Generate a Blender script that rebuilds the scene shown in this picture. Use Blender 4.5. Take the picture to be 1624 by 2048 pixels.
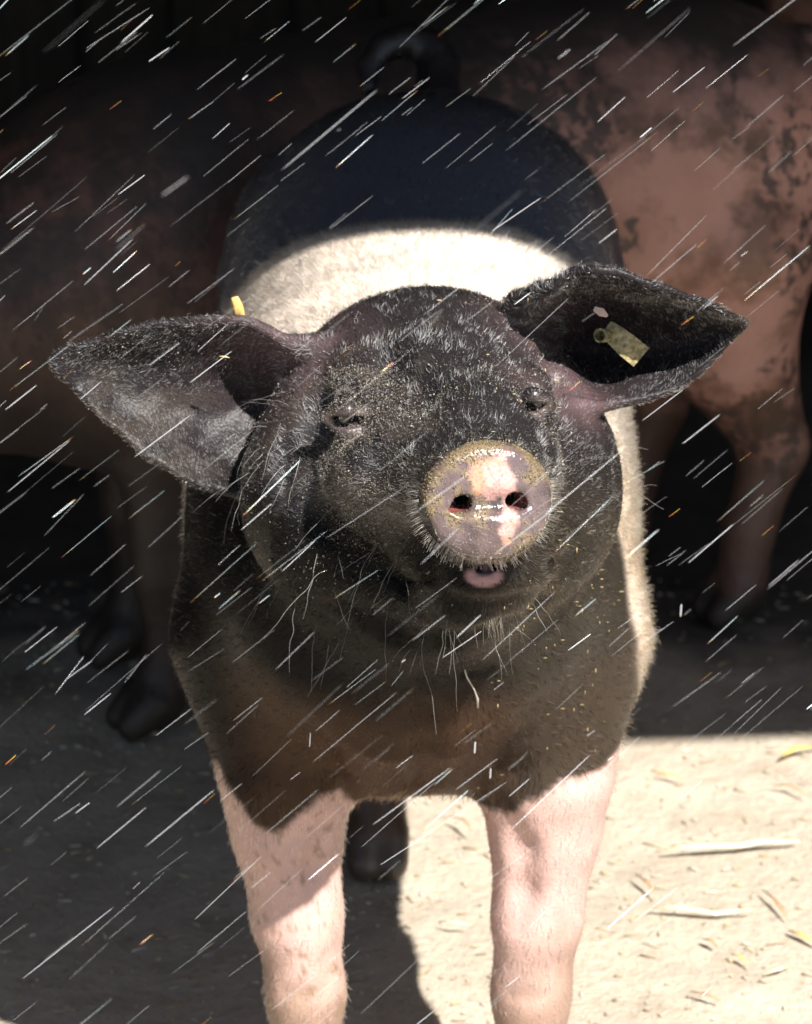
import bpy, math, numpy as np
from mathutils import Vector, Matrix
R_ = math.radians
rng = np.random.default_rng(7)
for o in list(bpy.data.objects): bpy.data.objects.remove(o)
scene = bpy.context.scene
COL = scene.collection

# ------------------------------------------------------------------ camera
FPX, TH = 9000.0, R_(20)
CAM = np.array([0.0, -3.383, 1.857])
DV = np.array([0, math.cos(TH), -math.sin(TH)]); UV = np.array([0, math.sin(TH), math.cos(TH)])
cd = bpy.data.cameras.new('camera'); cam = bpy.data.objects.new('camera', cd); COL.objects.link(cam)
cam.location = CAM; cam.rotation_euler = (math.pi/2 - TH, 0, 0)
cd.sensor_fit = 'VERTICAL'; cd.sensor_height = 36; cd.lens = 36*FPX/2048
cd.clip_end = 300; cd.clip_start = 0.05
cd.dof.use_dof = True; cd.dof.focus_distance = 3.33; cd.dof.aperture_fstop = 12
scene.camera = cam

# ------------------------------------------------------------------ sky, sun, exposure
SUN = np.array([0.46, -0.755, 1.0]); SUN /= np.linalg.norm(SUN)
elev = math.asin(SUN[2]); azim = math.atan2(SUN[0], SUN[1])
w = bpy.data.worlds.new('World'); scene.world = w; w.use_nodes = True
nt = w.node_tree; nt.nodes.clear()
sky = nt.nodes.new('ShaderNodeTexSky'); sky.sky_type = 'NISHITA'; sky.sun_disc = False
sky.sun_elevation = elev; sky.sun_rotation = azim; sky.air_density = 1.0; sky.dust_density = 0.6
bg = nt.nodes.new('ShaderNodeBackground'); bg.inputs[1].default_value = 0.05
wo = nt.nodes.new('ShaderNodeOutputWorld')
nt.links.new(sky.outputs[0], bg.inputs[0]); nt.links.new(bg.outputs[0], wo.inputs[0])
sl = bpy.data.lights.new('sun', 'SUN'); sl.energy = 5.0; sl.angle = R_(0.55); sl.color = (1.0, 0.955, 0.89)
so = bpy.data.objects.new('sun', sl); COL.objects.link(so)
so.rotation_euler = Vector(SUN).to_track_quat('Z', 'Y').to_euler(); so.location = (2, -4, 5)
vs = scene.view_settings; vs.view_transform = 'Standard'; vs.look = 'None'; vs.gamma = 1; vs.exposure = 1.45
scene.cycles.use_denoising = True
scene.cycles.max_bounces = 5; scene.cycles.transparent_max_bounces = 24
scene.cycles_curves.shape = 'RIBBONS'

# ------------------------------------------------------------------ helpers
def P(px, py, Y):
    d = DV + np.array([1, 0, 0])*(px-812)/FPX + UV*(1024-py)/FPX
    return CAM + d*((Y-CAM[1])/d[1])
def link(o, parent=None):
    COL.objects.link(o)
    if parent: o.parent = parent
    return o
def tag(o, label=None, cat=None, group=None, kind=None):
    for k, v in (('label', label), ('category', cat), ('group', group), ('kind', kind)):
        if v: o[k] = v
    return o
def empty(name, loc, rz=0):
    o = bpy.data.objects.new(name, None); o.location = loc; o.rotation_euler = (0, 0, rz)
    o.empty_display_size = 0.05
    return link(o)
def np_mesh(name, v, f, mat=None, smooth=True):
    """v (n,3), f (m,k) with k fixed"""
    v = np.asarray(v, np.float32); f = np.asarray(f, np.int32); k = f.shape[1]
    me = bpy.data.meshes.new(name)
    me.vertices.add(len(v)); me.vertices.foreach_set('co', v.ravel())
    me.loops.add(f.size); me.loops.foreach_set('vertex_index', f.ravel())
    me.polygons.add(len(f)); me.polygons.foreach_set('loop_start', np.arange(0, f.size, k, dtype=np.int32))
    me.update(calc_edges=True); me.validate()
    if smooth: me.polygons.foreach_set('use_smooth', np.ones(len(me.polygons), bool))
    if mat: me.materials.append(mat)
    return me
def mesh_obj(name, v, f, mat=None, parent=None, smooth=True, origin=None):
    v = np.asarray(v, float)
    if origin is not None: v = v - np.asarray(origin)
    o = bpy.data.objects.new(name, np_mesh(name, v, f, mat, smooth))
    if origin is not None: o.location = origin
    link(o)
    if parent:
        o.parent = parent; o.matrix_parent_inverse = Matrix.Translation(-parent.location)
    return o
def set_attr(me, name, col, domain='POINT'):
    a = me.attributes.new(name, 'FLOAT_COLOR', domain)
    c = np.ones((len(col), 4), np.float32); c[:, :3] = col; a.data.foreach_set('color', c.ravel())

LAT = np.random.default_rng(3).random((32, 32, 32)).astype(np.float32)
def vnoise(p, scale):
    q = p*scale + 100.0; i = np.floor(q).astype(int); t = q-i; t = t*t*(3-2*t); i &= 31; j = (i+1) & 31
    x, y, z = t[..., 0], t[..., 1], t[..., 2]
    g = lambda a, b, c: LAT[a[..., 0], b[..., 1], c[..., 2]]
    return ((g(i,i,i)*(1-x)+g(j,i,i)*x)*(1-y)+(g(i,j,i)*(1-x)+g(j,j,i)*x)*y)*(1-z) + \
           ((g(i,i,j)*(1-x)+g(j,i,j)*x)*(1-y)+(g(i,j,j)*(1-x)+g(j,j,j)*x)*y)*z
def fbm(p, s, oct=3):
    r = 0; a = 0.5; n = 0
    for k in range(oct): r = r + a*vnoise(p+k*3.7, s*2**k); n += a; a *= .5
    return r/n
def sstep(a, b, x): t = np.clip((x-a)/(b-a), 0, 1); return t*t*(3-2*t)
def unit(v): v = np.asarray(v, float); return v/np.linalg.norm(v)

# ------------------------------------------------------------------ implicit modelling
class Field:
    def __init__(s, xs, ys, zs):
        s.xs, s.ys, s.zs = [np.asarray(a, np.float32) for a in (xs, ys, zs)]
        s.f = np.full((len(xs), len(ys), len(zs)), 0.5, np.float32)
    def box(s, lo, hi):
        sl = []
        for a, l, h in zip((s.xs, s.ys, s.zs), lo, hi):
            i0 = max(0, np.searchsorted(a, l)-1); i1 = min(len(a), np.searchsorted(a, h)+1); sl.append(slice(i0, max(i0+1, i1)))
        X = s.xs[sl[0]][:, None, None]; Y = s.ys[sl[1]][None, :, None]; Z = s.zs[sl[2]][None, None, :]
        return tuple(sl), X, Y, Z
    def add(s, sl, d, k):
        a = s.f[sl]
        if k <= 0: s.f[sl] = np.minimum(a, d); return
        h = np.clip(k-np.abs(a-d), 0, None)/k; s.f[sl] = np.minimum(a, d)-h*h*h*k/6
    def sub(s, sl, d, k):
        a = s.f[sl]; d = -d
        h = np.clip(k-np.abs(a-d), 0, None)/k if k > 0 else 0; s.f[sl] = np.maximum(a, d)+h*h*h*k/6
    def ell(s, c, r, k=.03, rot=None, sub=False):
        c = np.asarray(c); r = np.asarray(r if np.ndim(r) else (r, r, r), float); m = r.max()+k+.012
        sl, X, Y, Z = s.box(c-m, c+m); x, y, z = X-c[0], Y-c[1], Z-c[2]
        if rot is not None:
            a = np.asarray(rot)   # rows = local axes
            x, y, z = (a[i][0]*x+a[i][1]*y+a[i][2]*z for i in range(3))
        k0 = np.sqrt((x/r[0])**2+(y/r[1])**2+(z/r[2])**2); k1 = np.sqrt((x/r[0]**2)**2+(y/r[1]**2)**2+(z/r[2]**2)**2)+1e-6
        d = k0*(k0-1)/k1
        d = np.broadcast_to(d, s.f[sl].shape)
        (s.sub if sub else s.add)(sl, d, k)
    def disc(s, c, rx, rz, t, rnd, rot, k):
        m = max(rx, rz)+k+.012; sl, X, Y, Z = s.box(c-m, c+m); x, y, z = X-c[0], Y-c[1], Z-c[2]; a = rot
        x, y, z = (a[i][0]*x+a[i][1]*y+a[i][2]*z for i in range(3)); q = min(rx, rz)
        dx = np.sqrt((x/rx)**2+(z/rz)**2)*q-(q-rnd); dy = np.abs(y)-(t-rnd)
        s.add(sl, np.minimum(np.maximum(dx, dy), 0)+np.sqrt(np.maximum(dx, 0)**2+np.maximum(dy, 0)**2)-rnd, k)
    def cone(s, a, b, ra, rb, k=.03, sub=False):
        a = np.asarray(a); b = np.asarray(b); m = max(ra, rb)+k+.012
        sl, X, Y, Z = s.box(np.minimum(a, b)-m, np.maximum(a, b)+m); ba = b-a; L = float(ba@ba)+1e-9
        x, y, z = X-a[0], Y-a[1], Z-a[2]
        h = np.clip((x*ba[0]+y*ba[1]+z*ba[2])/L, 0, 1)
        d = np.sqrt((x-h*ba[0])**2+(y-h*ba[1])**2+(z-h*ba[2])**2)-(ra+(rb-ra)*h)
        (s.sub if sub else s.add)(sl, d, k)
    def chain(s, pts, rs, k=.03, sub=False):
        for i in range(len(pts)-1): s.cone(pts[i], pts[i+1], rs[i], rs[i+1], k, sub)
    def splat(s, pts, rs, k):
        """union of many small spheres, blended as one sheet"""
        pts = np.asarray(pts); m = max(rs)+k+.012
        sl, X, Y, Z = s.box(pts.min(0)-m, pts.max(0)+m)
        d = np.full(s.f[sl].shape, 0.5, np.float32); xs, ys, zs = X.ravel(), Y.ravel(), Z.ravel()
        for p, r in zip(pts, rs):
            e = r+.012
            i = [slice(np.searchsorted(a, p[q]-e), np.searchsorted(a, p[q]+e)) for q, a in enumerate((xs, ys, zs))]
            t = d[i[0], i[1], i[2]]
            if t.size == 0: continue
            dd = np.sqrt((xs[i[0]]-p[0])[:, None, None]**2+(ys[i[1]]-p[1])[None, :, None]**2+(zs[i[2]]-p[2])[None, None, :]**2)-r
            np.minimum(t, dd, out=t)
        s.add(sl, d, k)
    def hit(s, px, py, off=0.0):
        """where the line of sight through a picture point meets the skin; off > 0 lifts it off the skin"""
        d = DV+np.array([1, 0, 0])*(px-812)/FPX+UV*(1024-py)/FPX; t = np.arange(2.7, 4.6, .0008); q = CAM+d*t[:, None]
        ii = []; ww = []
        for a, c in zip((s.xs, s.ys, s.zs), q.T):
            i = np.clip(np.searchsorted(a, c)-1, 0, len(a)-2); ii.append(i); ww.append(np.clip((c-a[i])/(a[i+1]-a[i]), 0, 1))
        v = 0
        for c in range(8):
            b = (c >> 2 & 1, c >> 1 & 1, c & 1); w = np.prod([ww[k] if b[k] else 1-ww[k] for k in range(3)], 0); v = v+w*s.f[ii[0]+b[0], ii[1]+b[1], ii[2]+b[2]]
        k = int(np.argmax(v < 0)); return q[k]-d/np.linalg.norm(d)*off
    def crease(s, pts, r, k, off=.0, sub=True):
        hp = [s.hit(*q, off) for q in pts]; n = len(hp)
        s.chain(hp, [r*(.45 if i in (0, n-1) else 1) for i in range(n)], k, sub)
    def torso(s, prof, n=2.4, k=0.0):
        """prof rows: Y, xc, z_top, z_bottom, half width"""
        pr = np.asarray(prof, float); Y = s.ys
        t = np.linspace(pr[0, 0], pr[-1, 0], 400); q = []
        for c in range(1, 5):
            v = np.interp(t, pr[:, 0], pr[:, c]); ker = np.hanning(41); ker /= ker.sum()
            v = np.convolve(np.pad(v, 20, mode='edge'), ker, 'valid'); q.append(np.interp(Y, t, v))
        xc, zt, zb, hw = q
        zc = zb+(zt-zb)*0.5
        dx = np.abs(s.xs[:, None]-xc[None, :])/hw[None, :]
        dz = np.abs(s.zs[None, :]-zc[:, None])/((zt-zb)/2)[:, None]
        r = (dx[:, :, None]**n+dz[None, :, :]**n)**(1/n)
        d = ((r-1)*np.minimum(hw, (zt-zb)/2)[None, :, None]).astype(np.float32)
        e = np.maximum(pr[0, 0]-Y, Y-pr[-1, 0])[None, :, None]
        d = np.where(e > 0, np.sqrt(np.maximum(d, 0)**2+np.maximum(e, 0)**2)+.0, d)
        s.add((slice(None),)*3, d, k)
    def mesh(s, it=2):
        f = s.f; sg = f < 0
        c = np.zeros(np.array(f.shape)-1, np.uint8)
        offs = [(i, j, k) for i in (0, 1) for j in (0, 1) for k in (0, 1)]
        nx, ny, nz = f.shape
        for i, j, k in offs: c += sg[i:nx-1+i, j:ny-1+j, k:nz-1+k]
        act = (c > 0) & (c < 8); ids = np.argwhere(act)
        idx = np.full(c.shape, -1, np.int32); idx[act] = np.arange(len(ids))
        ax = (s.xs, s.ys, s.zs)
        cv = [f[ids[:, 0]+o[0], ids[:, 1]+o[1], ids[:, 2]+o[2]] for o in offs]
        cp = [np.stack([ax[q][ids[:, q]+o[q]] for q in range(3)], 1) for o in offs]
        acc = np.zeros((len(ids), 3)); cnt = np.zeros(len(ids))
        for a in range(8):
            for b in range(a+1, 8):
                if sum(abs(offs[a][q]-offs[b][q]) for q in range(3)) != 1: continue
                m = (cv[a] < 0) != (cv[b] < 0); t = (cv[a]/(cv[a]-cv[b]+1e-12))[m][:, None]
                acc[m] += cp[a][m]*(1-t)+cp[b][m]*t; cnt[m] += 1
        V = acc/cnt[:, None]; F = []
        for axis in range(3):
            u, v = (axis+1) % 3, (axis+2) % 3
            lo = [slice(None)]*3; hi = [slice(None)]*3
            lo[axis] = slice(0, -1); hi[axis] = slice(1, None)
            for q in (u, v): lo[q] = hi[q] = slice(1, -1)
            a, b = sg[tuple(lo)], sg[tuple(hi)]; e = np.argwhere(a != b)
            inside = a[tuple(e.T)]
            e[:, u] += 1; e[:, v] += 1
            def cell(du, dv):
                g = e.copy(); g[:, u] += du; g[:, v] += dv; return idx[tuple(g.T)]
            q = np.stack([cell(-1, -1), cell(0, -1), cell(0, 0), cell(-1, 0)], 1)
            q[~inside] = q[~inside][:, ::-1]; F.append(q)
        F = np.concatenate(F); F = F[(F >= 0).all(1)]
        E = np.concatenate([F[:, [0, 1]], F[:, [1, 2]], F[:, [2, 3]], F[:, [3, 0]]])
        for _ in range(it):
            S = np.zeros_like(V); N = np.bincount(E.ravel(), minlength=len(V))
            for q in range(3):
                S[:, q] = np.bincount(E[:, 0], V[E[:, 1], q], len(V))+np.bincount(E[:, 1], V[E[:, 0], q], len(V))
            V = V*.5+.5*S/np.maximum(N, 1)[:, None]
        return V, F
def vert_normals(V, F):
    n = np.cross(V[F[:, 2]]-V[F[:, 0]], V[F[:, 3]]-V[F[:, 1]]); out = np.zeros_like(V)
    for c in range(4):
        for q in range(3): out[:, q] += np.bincount(F[:, c], n[:, q], len(V))
    return out/(np.linalg.norm(out, axis=1)[:, None]+1e-12)
def axis_steps(*segs):
    out = [segs[0][0]]
    for a, b, h in segs: out += list(np.linspace(a, b, max(2, int(round((b-a)/h))+1))[1:])
    return np.array(out)


# ------------------------------------------------------------------ materials
def new_mat(name):
    m = bpy.data.materials.new(name); m.use_nodes = True
    return m, m.node_tree, m.node_tree.nodes['Principled BSDF']
def N(t, kind, **kw):
    n = t.nodes.new(kind)
    for k, v in kw.items():
        if k in n.inputs.keys(): n.inputs[k].default_value = v
        else: setattr(n, k, v)
    return n
def noise(t, scale, detail=4, rough=.55, vec=None):
    n = N(t, 'ShaderNodeTexNoise', Scale=scale, Detail=detail, Roughness=rough)
    if vec is not None: t.links.new(vec, n.inputs['Vector'])
    return n.outputs['Fac']
def ramp(t, fac, stops):
    r = t.nodes.new('ShaderNodeValToRGB'); e = r.color_ramp.elements
    while len(e) < len(stops): e.new(.5)
    for q, (p, c) in zip(e, stops): q.position = p; q.color = (*c, 1) if len(c) == 3 else c
    t.links.new(fac, r.inputs[0]); return r.outputs[0]
def mix(t, fac, a, b, mode='MIX'):
    m = t.nodes.new('ShaderNodeMix'); m.data_type = 'RGBA'; m.blend_type = mode
    for sock, v in ((m.inputs[0], fac), (m.inputs[6], a), (m.inputs[7], b)):
        if isinstance(v, (int, float)): sock.default_value = v
        elif isinstance(v, tuple): sock.default_value = (*v, 1)
        else: t.links.new(v, sock)
    return m.outputs[2]
def bump(t, h, dist, strength=1.0):
    b = N(t, 'ShaderNodeBump', Distance=dist, Strength=strength); t.links.new(h, b.inputs['Height']); return b.outputs[0]
def objco(t): return t.nodes.new('ShaderNodeTexCoord').outputs['Object']
def attr(t, name):
    a = t.nodes.new('ShaderNodeAttribute'); a.attribute_name = name; return a

def m_skin():
    m, t, b = new_mat('pig_skin'); co = objco(t); a = attr(t, 'coat')
    n1 = noise(t, 260, 5, .6, co); n2 = noise(t, 40, 4, .6, co)
    c = mix(t, 1.0, a.outputs['Color'], ramp(t, n2, [(.3, (.88, .88, .88)), (.7, (1.1, 1.09, 1.08))]), 'MULTIPLY')
    t.links.new(c, b.inputs['Base Color']); t.links.new(attr(t, 'wet').outputs['Fac'], b.inputs['Roughness'])
    vo = N(t, 'ShaderNodeTexVoronoi', Scale=420.0); t.links.new(co, vo.inputs['Vector'])
    h = N(t, 'ShaderNodeMath', operation='ADD'); t.links.new(n1, h.inputs[0]); t.links.new(vo.outputs['Distance'], h.inputs[1])
    t.links.new(bump(t, h.outputs[0], .0003), b.inputs['Normal'])
    t.links.new(attr(t, 'sheen').outputs['Fac'], b.inputs['Specular IOR Level'])
    return m
def m_hair():
    m, t, b = new_mat('pig_hair'); t.nodes.remove(b)
    h = t.nodes.new('ShaderNodeBsdfHairPrincipled'); h.model = 'CHIANG'; h.parametrization = 'COLOR'
    t.links.new(attr(t, 'gloss').outputs['Fac'], h.inputs['IOR']); h.inputs['Roughness'].default_value = .26; h.inputs['Radial Roughness'].default_value = .45
    h.inputs['Random Roughness'].default_value = .3
    t.links.new(attr(t, 'hair_color').outputs['Color'], h.inputs['Color'])
    t.links.new(h.outputs[0], t.nodes['Material Output'].inputs[0]); return m
def m_plain(name, col, rough=.6, spec=.4, nscale=None, var=.3, bmp=0):
    m, t, b = new_mat(name); b.inputs['Roughness'].default_value = rough; b.inputs['Specular IOR Level'].default_value = spec
    if nscale:
        n = noise(t, nscale, 5, .6, objco(t)); lo = tuple(c*(1-var) for c in col); hi = tuple(min(1, c*(1+var)) for c in col)
        t.links.new(ramp(t, n, [(.3, lo), (.7, hi)]), b.inputs['Base Color'])
        if bmp: t.links.new(bump(t, n, bmp), b.inputs['Normal'])
    else: b.inputs['Base Color'].default_value = (*col, 1)
    return m
def m_vcol(name, at, rough=.6, spec=.4, trans=0.0):
    m, t, b = new_mat(name); t.links.new(attr(t, at).outputs['Color'], b.inputs['Base Color'])
    b.inputs['Roughness'].default_value = rough; b.inputs['Specular IOR Level'].default_value = spec
    return m
def m_ground():
    m, t, b = new_mat('sandy_ground'); co = objco(t)
    big, mid, fine, grit = noise(t, 1.6, 4, .6, co), noise(t, 14, 5, .65, co), noise(t, 90, 5, .7, co), noise(t, 420, 3, .6, co)
    c = ramp(t, mid, [(.25, (.30, .25, .195)), (.48, (.40, .345, .275)), (.75, (.46, .405, .33))])
    c = mix(t, ramp(t, fine, [(.55, (0, 0, 0)), (.70, (.6, .6, .6))]), c, (.24, .185, .13))
    c = mix(t, ramp(t, grit, [(.60, (0, 0, 0)), (.72, (.8, .8, .8))]), c, (.50, .455, .39))
    c = mix(t, ramp(t, big, [(.45, (0, 0, 0)), (.7, (.45, .45, .45))]), c, (.29, .245, .19))
    sep = t.nodes.new('ShaderNodeSeparateXYZ'); t.links.new(co, sep.inputs[0])      # shade of the bay painted into the floor colour, with a ragged edge
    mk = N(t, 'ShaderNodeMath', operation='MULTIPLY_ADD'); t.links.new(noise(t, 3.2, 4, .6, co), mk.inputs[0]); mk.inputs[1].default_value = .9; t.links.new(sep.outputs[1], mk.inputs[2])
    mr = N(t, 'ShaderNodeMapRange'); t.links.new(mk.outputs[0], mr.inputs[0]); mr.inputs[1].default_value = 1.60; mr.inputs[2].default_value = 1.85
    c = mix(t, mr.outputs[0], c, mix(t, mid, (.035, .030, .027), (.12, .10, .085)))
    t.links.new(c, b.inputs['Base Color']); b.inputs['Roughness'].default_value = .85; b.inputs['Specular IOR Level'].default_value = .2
    h = mix(t, .5, fine, mid); t.links.new(bump(t, h, .012), b.inputs['Normal']); return m
def m_bgpig():
    m, t, b = new_mat('pink_mottled_skin'); co = objco(t)
    sep = t.nodes.new('ShaderNodeSeparateXYZ'); t.links.new(co, sep.inputs[0])
    n1, n2, n3 = noise(t, 6, 4, .6, co), noise(t, 60, 4, .65, co), noise(t, 11, 5, .65, co)
    c = ramp(t, n1, [(.3, (.29, .135, .10)), (.55, (.38, .205, .165)), (.75, (.33, .16, .12))])
    # mottling: small black spots, denser in some regions
    sp = N(t, 'ShaderNodeMath', operation='MULTIPLY'); t.links.new(n2, sp.inputs[0])
    t.links.new(ramp(t, noise(t, 4.0, 3, .5, co), [(.36, (.45, .45, .45)), (.55, (1.2, 1.2, 1.2))]), sp.inputs[1])
    c = mix(t, ramp(t, sp.outputs[0], [(.49, (0, 0, 0)), (.58, (.88, .88, .88))]), c, (.035, .028, .026))
    c = mix(t, ramp(t, n3, [(.50, (0, 0, 0)), (.62, (.8, .8, .8))]), c, (.13, .066, .038))       # dried mud
    yy = N(t, 'ShaderNodeMath', operation='MULTIPLY_ADD'); t.links.new(n1, yy.inputs[0]); yy.inputs[1].default_value = .5; t.links.new(sep.outputs[1], yy.inputs[2])
    c = mix(t, ramp(t, yy.outputs[0], [(.50, (.9, .9, .9)), (.88, (0, 0, 0))]), c, mix(t, ramp(t, n3, [(.38, (0, 0, 0)), (.62, (1, 1, 1))]), (.075, .036, .025), (.014, .009, .007)))   # deep shade painted over the fore part, mottled
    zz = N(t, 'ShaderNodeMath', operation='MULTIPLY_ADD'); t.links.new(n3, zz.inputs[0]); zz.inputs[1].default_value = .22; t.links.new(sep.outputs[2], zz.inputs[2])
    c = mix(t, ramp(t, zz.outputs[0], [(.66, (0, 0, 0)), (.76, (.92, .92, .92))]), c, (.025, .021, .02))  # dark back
    t.links.new(c, b.inputs['Base Color']); 
    lz = N(t, 'ShaderNodeMath', operation='MULTIPLY_ADD'); t.links.new(n3, lz.inputs[0]); lz.inputs[1].default_value = -.35; t.links.new(sep.outputs[2], lz.inputs[2])
    c = mix(t, ramp(t, lz.outputs[0], [(.0, (.85, .85, .85)), (.12, (0, 0, 0))]), c, (.05, .029, .021))     # dirt on the shanks
    lf = N(t, 'ShaderNodeMath', operation='MULTIPLY_ADD'); t.links.new(sep.outputs[1], lf.inputs[0]); lf.inputs[1].default_value = .55; t.links.new(sep.outputs[2], lf.inputs[2])
    c = mix(t, ramp(t, lf.outputs[0], [(.34, (.94, .94, .94)), (.46, (0, 0, 0))]), c, (.012, .008, .007))     # fore legs painted near black to sink into the shade
    c = mix(t, ramp(t, sep.outputs[2], [(.034, (1, 1, 1)), (.044, (0, 0, 0))]), c, (.03, .022, .017))
    t.links.new(c, b.inputs['Base Color']); b.inputs['Roughness'].default_value = .6
    t.links.new(bump(t, n2, .002), b.inputs['Normal']); return m
def m_boards():
    m, t, b = new_mat('old_dark_boards'); co = objco(t)
    mp = N(t, 'ShaderNodeMapping'); t.links.new(co, mp.inputs[0]); mp.inputs['Scale'].default_value = (14, 14, 1.2)
    oi = t.nodes.new('ShaderNodeObjectInfo')
    n = noise(t, 3, 6, .65, mp.outputs[0])
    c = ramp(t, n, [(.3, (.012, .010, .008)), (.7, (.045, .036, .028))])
    t.links.new(c, b.inputs['Base Color']); b.inputs['Roughness'].default_value = .85
    t.links.new(bump(t, n, .004), b.inputs['Normal']); return m
def m_water():
    m, t, b = new_mat('clear_water'); t.nodes.remove(b)
    tr = t.nodes.new('ShaderNodeBsdfTransparent'); gl = t.nodes.new('ShaderNodeBsdfGlossy'); gl.inputs['Roughness'].default_value = .10
    lw = N(t, 'ShaderNodeLayerWeight', Blend=.5); pw = N(t, 'ShaderNodeMath', operation='POWER'); t.links.new(lw.outputs['Facing'], pw.inputs[0]); pw.inputs[1].default_value = 4
    fr = N(t, 'ShaderNodeMath', operation='MULTIPLY_ADD'); t.links.new(pw.outputs[0], fr.inputs[0]); fr.inputs[1].default_value = .5; fr.inputs[2].default_value = .11; mx = N(t, 'ShaderNodeMixShader')
    t.links.new(fr.outputs[0], mx.inputs[0]); t.links.new(tr.outputs[0], mx.inputs[1]); t.links.new(gl.outputs[0], mx.inputs[2])
    t.links.new(mx.outputs[0], t.nodes['Material Output'].inputs[0]); return m
def m_spray():
    m, t, b = new_mat('spray_water'); a = attr(t, 'tint'); al = attr(t, 'cover')
    t.nodes.remove(b)
    df = t.nodes.new('ShaderNodeBsdfDiffuse'); tl = t.nodes.new('ShaderNodeBsdfTranslucent'); tr = t.nodes.new('ShaderNodeBsdfTransparent')
    gl = t.nodes.new('ShaderNodeBsdfGlossy'); gl.inputs['Roughness'].default_value = .25
    for q in (df, tl): t.links.new(a.outputs['Color'], q.inputs['Color'])
    m1 = N(t, 'ShaderNodeMixShader'); m1.inputs[0].default_value = .35; t.links.new(df.outputs[0], m1.inputs[1]); t.links.new(tl.outputs[0], m1.inputs[2])
    m3 = N(t, 'ShaderNodeMixShader'); m3.inputs[0].default_value = .15; t.links.new(m1.outputs[0], m3.inputs[1]); t.links.new(gl.outputs[0], m3.inputs[2])
    m2 = N(t, 'ShaderNodeMixShader'); t.links.new(al.outputs['Fac'], m2.inputs[0]); t.links.new(tr.outputs[0], m2.inputs[1]); t.links.new(m3.outputs[0], m2.inputs[2])
    t.links.new(m2.outputs[0], t.nodes['Material Output'].inputs[0]); return m
MAT = dict(skin=m_skin(), hair=m_hair(), ground=m_ground(), bgpig=m_bgpig(), boards=m_boards(), water=m_water(), spray=m_spray(),
           eye=m_plain('dark_eye', (.008, .006, .008), .04, .8), tag=m_plain('yellow_plastic', (.21, .175, .085), .5, .4, 210, .85, .0006),
           straw=m_plain('straw_gold', (.50, .34, .11), .5, .4, 160, .3), pale=m_plain('straw_pale', (.66, .58, .38), .5, .4, 160, .25),
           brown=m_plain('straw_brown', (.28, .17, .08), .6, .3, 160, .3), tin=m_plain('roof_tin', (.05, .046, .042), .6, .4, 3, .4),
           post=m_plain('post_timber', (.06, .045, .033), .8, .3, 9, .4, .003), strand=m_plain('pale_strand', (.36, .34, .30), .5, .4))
# ------------------------------------------------------------------ ground and barn
def grid_ground():
    xs = np.concatenate([[-60, -25, -10, -4], np.arange(-1.6, 1.61, .02), [4, 10, 25, 60]])
    ys = np.concatenate([[-60, -25, -10, -4], np.arange(-1.0, 3.01, .02), [5, 10, 25, 60]])
    X, Y = np.meshgrid(xs, ys, indexing='ij'); p = np.stack([X, Y, 0*X], -1)
    Z = (fbm(p, 9, 4)-.5)*.012+(vnoise(p, 1.5)-.5)*.012
    nx, ny = X.shape; i = np.arange(nx*ny).reshape(nx, ny)
    F = np.stack([i[:-1, :-1], i[1:, :-1], i[1:, 1:], i[:-1, 1:]], -1).reshape(-1, 4)
    Z *= (np.abs(X) < 3) & (np.abs(Y) < 4)
    return np.stack([X, Y, Z-.004], -1).reshape(-1, 3), F
gv, gf = grid_ground()
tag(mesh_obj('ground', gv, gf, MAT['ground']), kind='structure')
def box(lo, hi):
    x0, y0, z0 = lo; x1, y1, z1 = hi
    v = [(x0,y0,z0),(x1,y0,z0),(x1,y1,z0),(x0,y1,z0),(x0,y0,z1),(x1,y0,z1),(x1,y1,z1),(x0,y1,z1)]
    f = [(0,3,2,1),(4,5,6,7),(0,1,5,4),(1,2,6,5),(2,3,7,6),(3,0,4,7)]
    return np.array(v, float), np.array(f)
EDGE_Z = 2.3
barn = empty('barn', (0, (.993-EDGE_Z*(-SUN[1]/SUN[2])-EDGE_Z*SUN[0]/SUN[2]*math.tan(R_(4.9))), 0), R_(4.9))
tag(barn, 'dark timber barn bay whose roof shades the pigs behind', 'barn')
def bpart(name, lo, hi, mat, smooth=False, data=None, loc=(0, 0, 0)):
    if data is None:
        v, f = box(lo, hi); data = np_mesh(name, v, f, mat, smooth)
    o = bpy.data.objects.new(name, data); o.location = loc; link(o, barn); return o
HX, DEP = 3.2, 4.1
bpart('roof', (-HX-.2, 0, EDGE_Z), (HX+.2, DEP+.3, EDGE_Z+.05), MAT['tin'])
bw = None
for i in range(int(2*HX/.16)):
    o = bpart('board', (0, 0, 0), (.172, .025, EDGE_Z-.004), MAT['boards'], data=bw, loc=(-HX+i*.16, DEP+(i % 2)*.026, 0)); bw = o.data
sw = None
for sx in (-1, 1):
    for i in range(int((DEP-.3)/.16)):
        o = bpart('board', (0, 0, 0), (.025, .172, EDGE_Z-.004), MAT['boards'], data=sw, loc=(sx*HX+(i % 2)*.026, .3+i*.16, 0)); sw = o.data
for x in (-HX+.1, HX-.1):
    bpart('post', (x-.07, .06, 0), (x+.07, .2, EDGE_Z-.002), MAT['post'])
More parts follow.
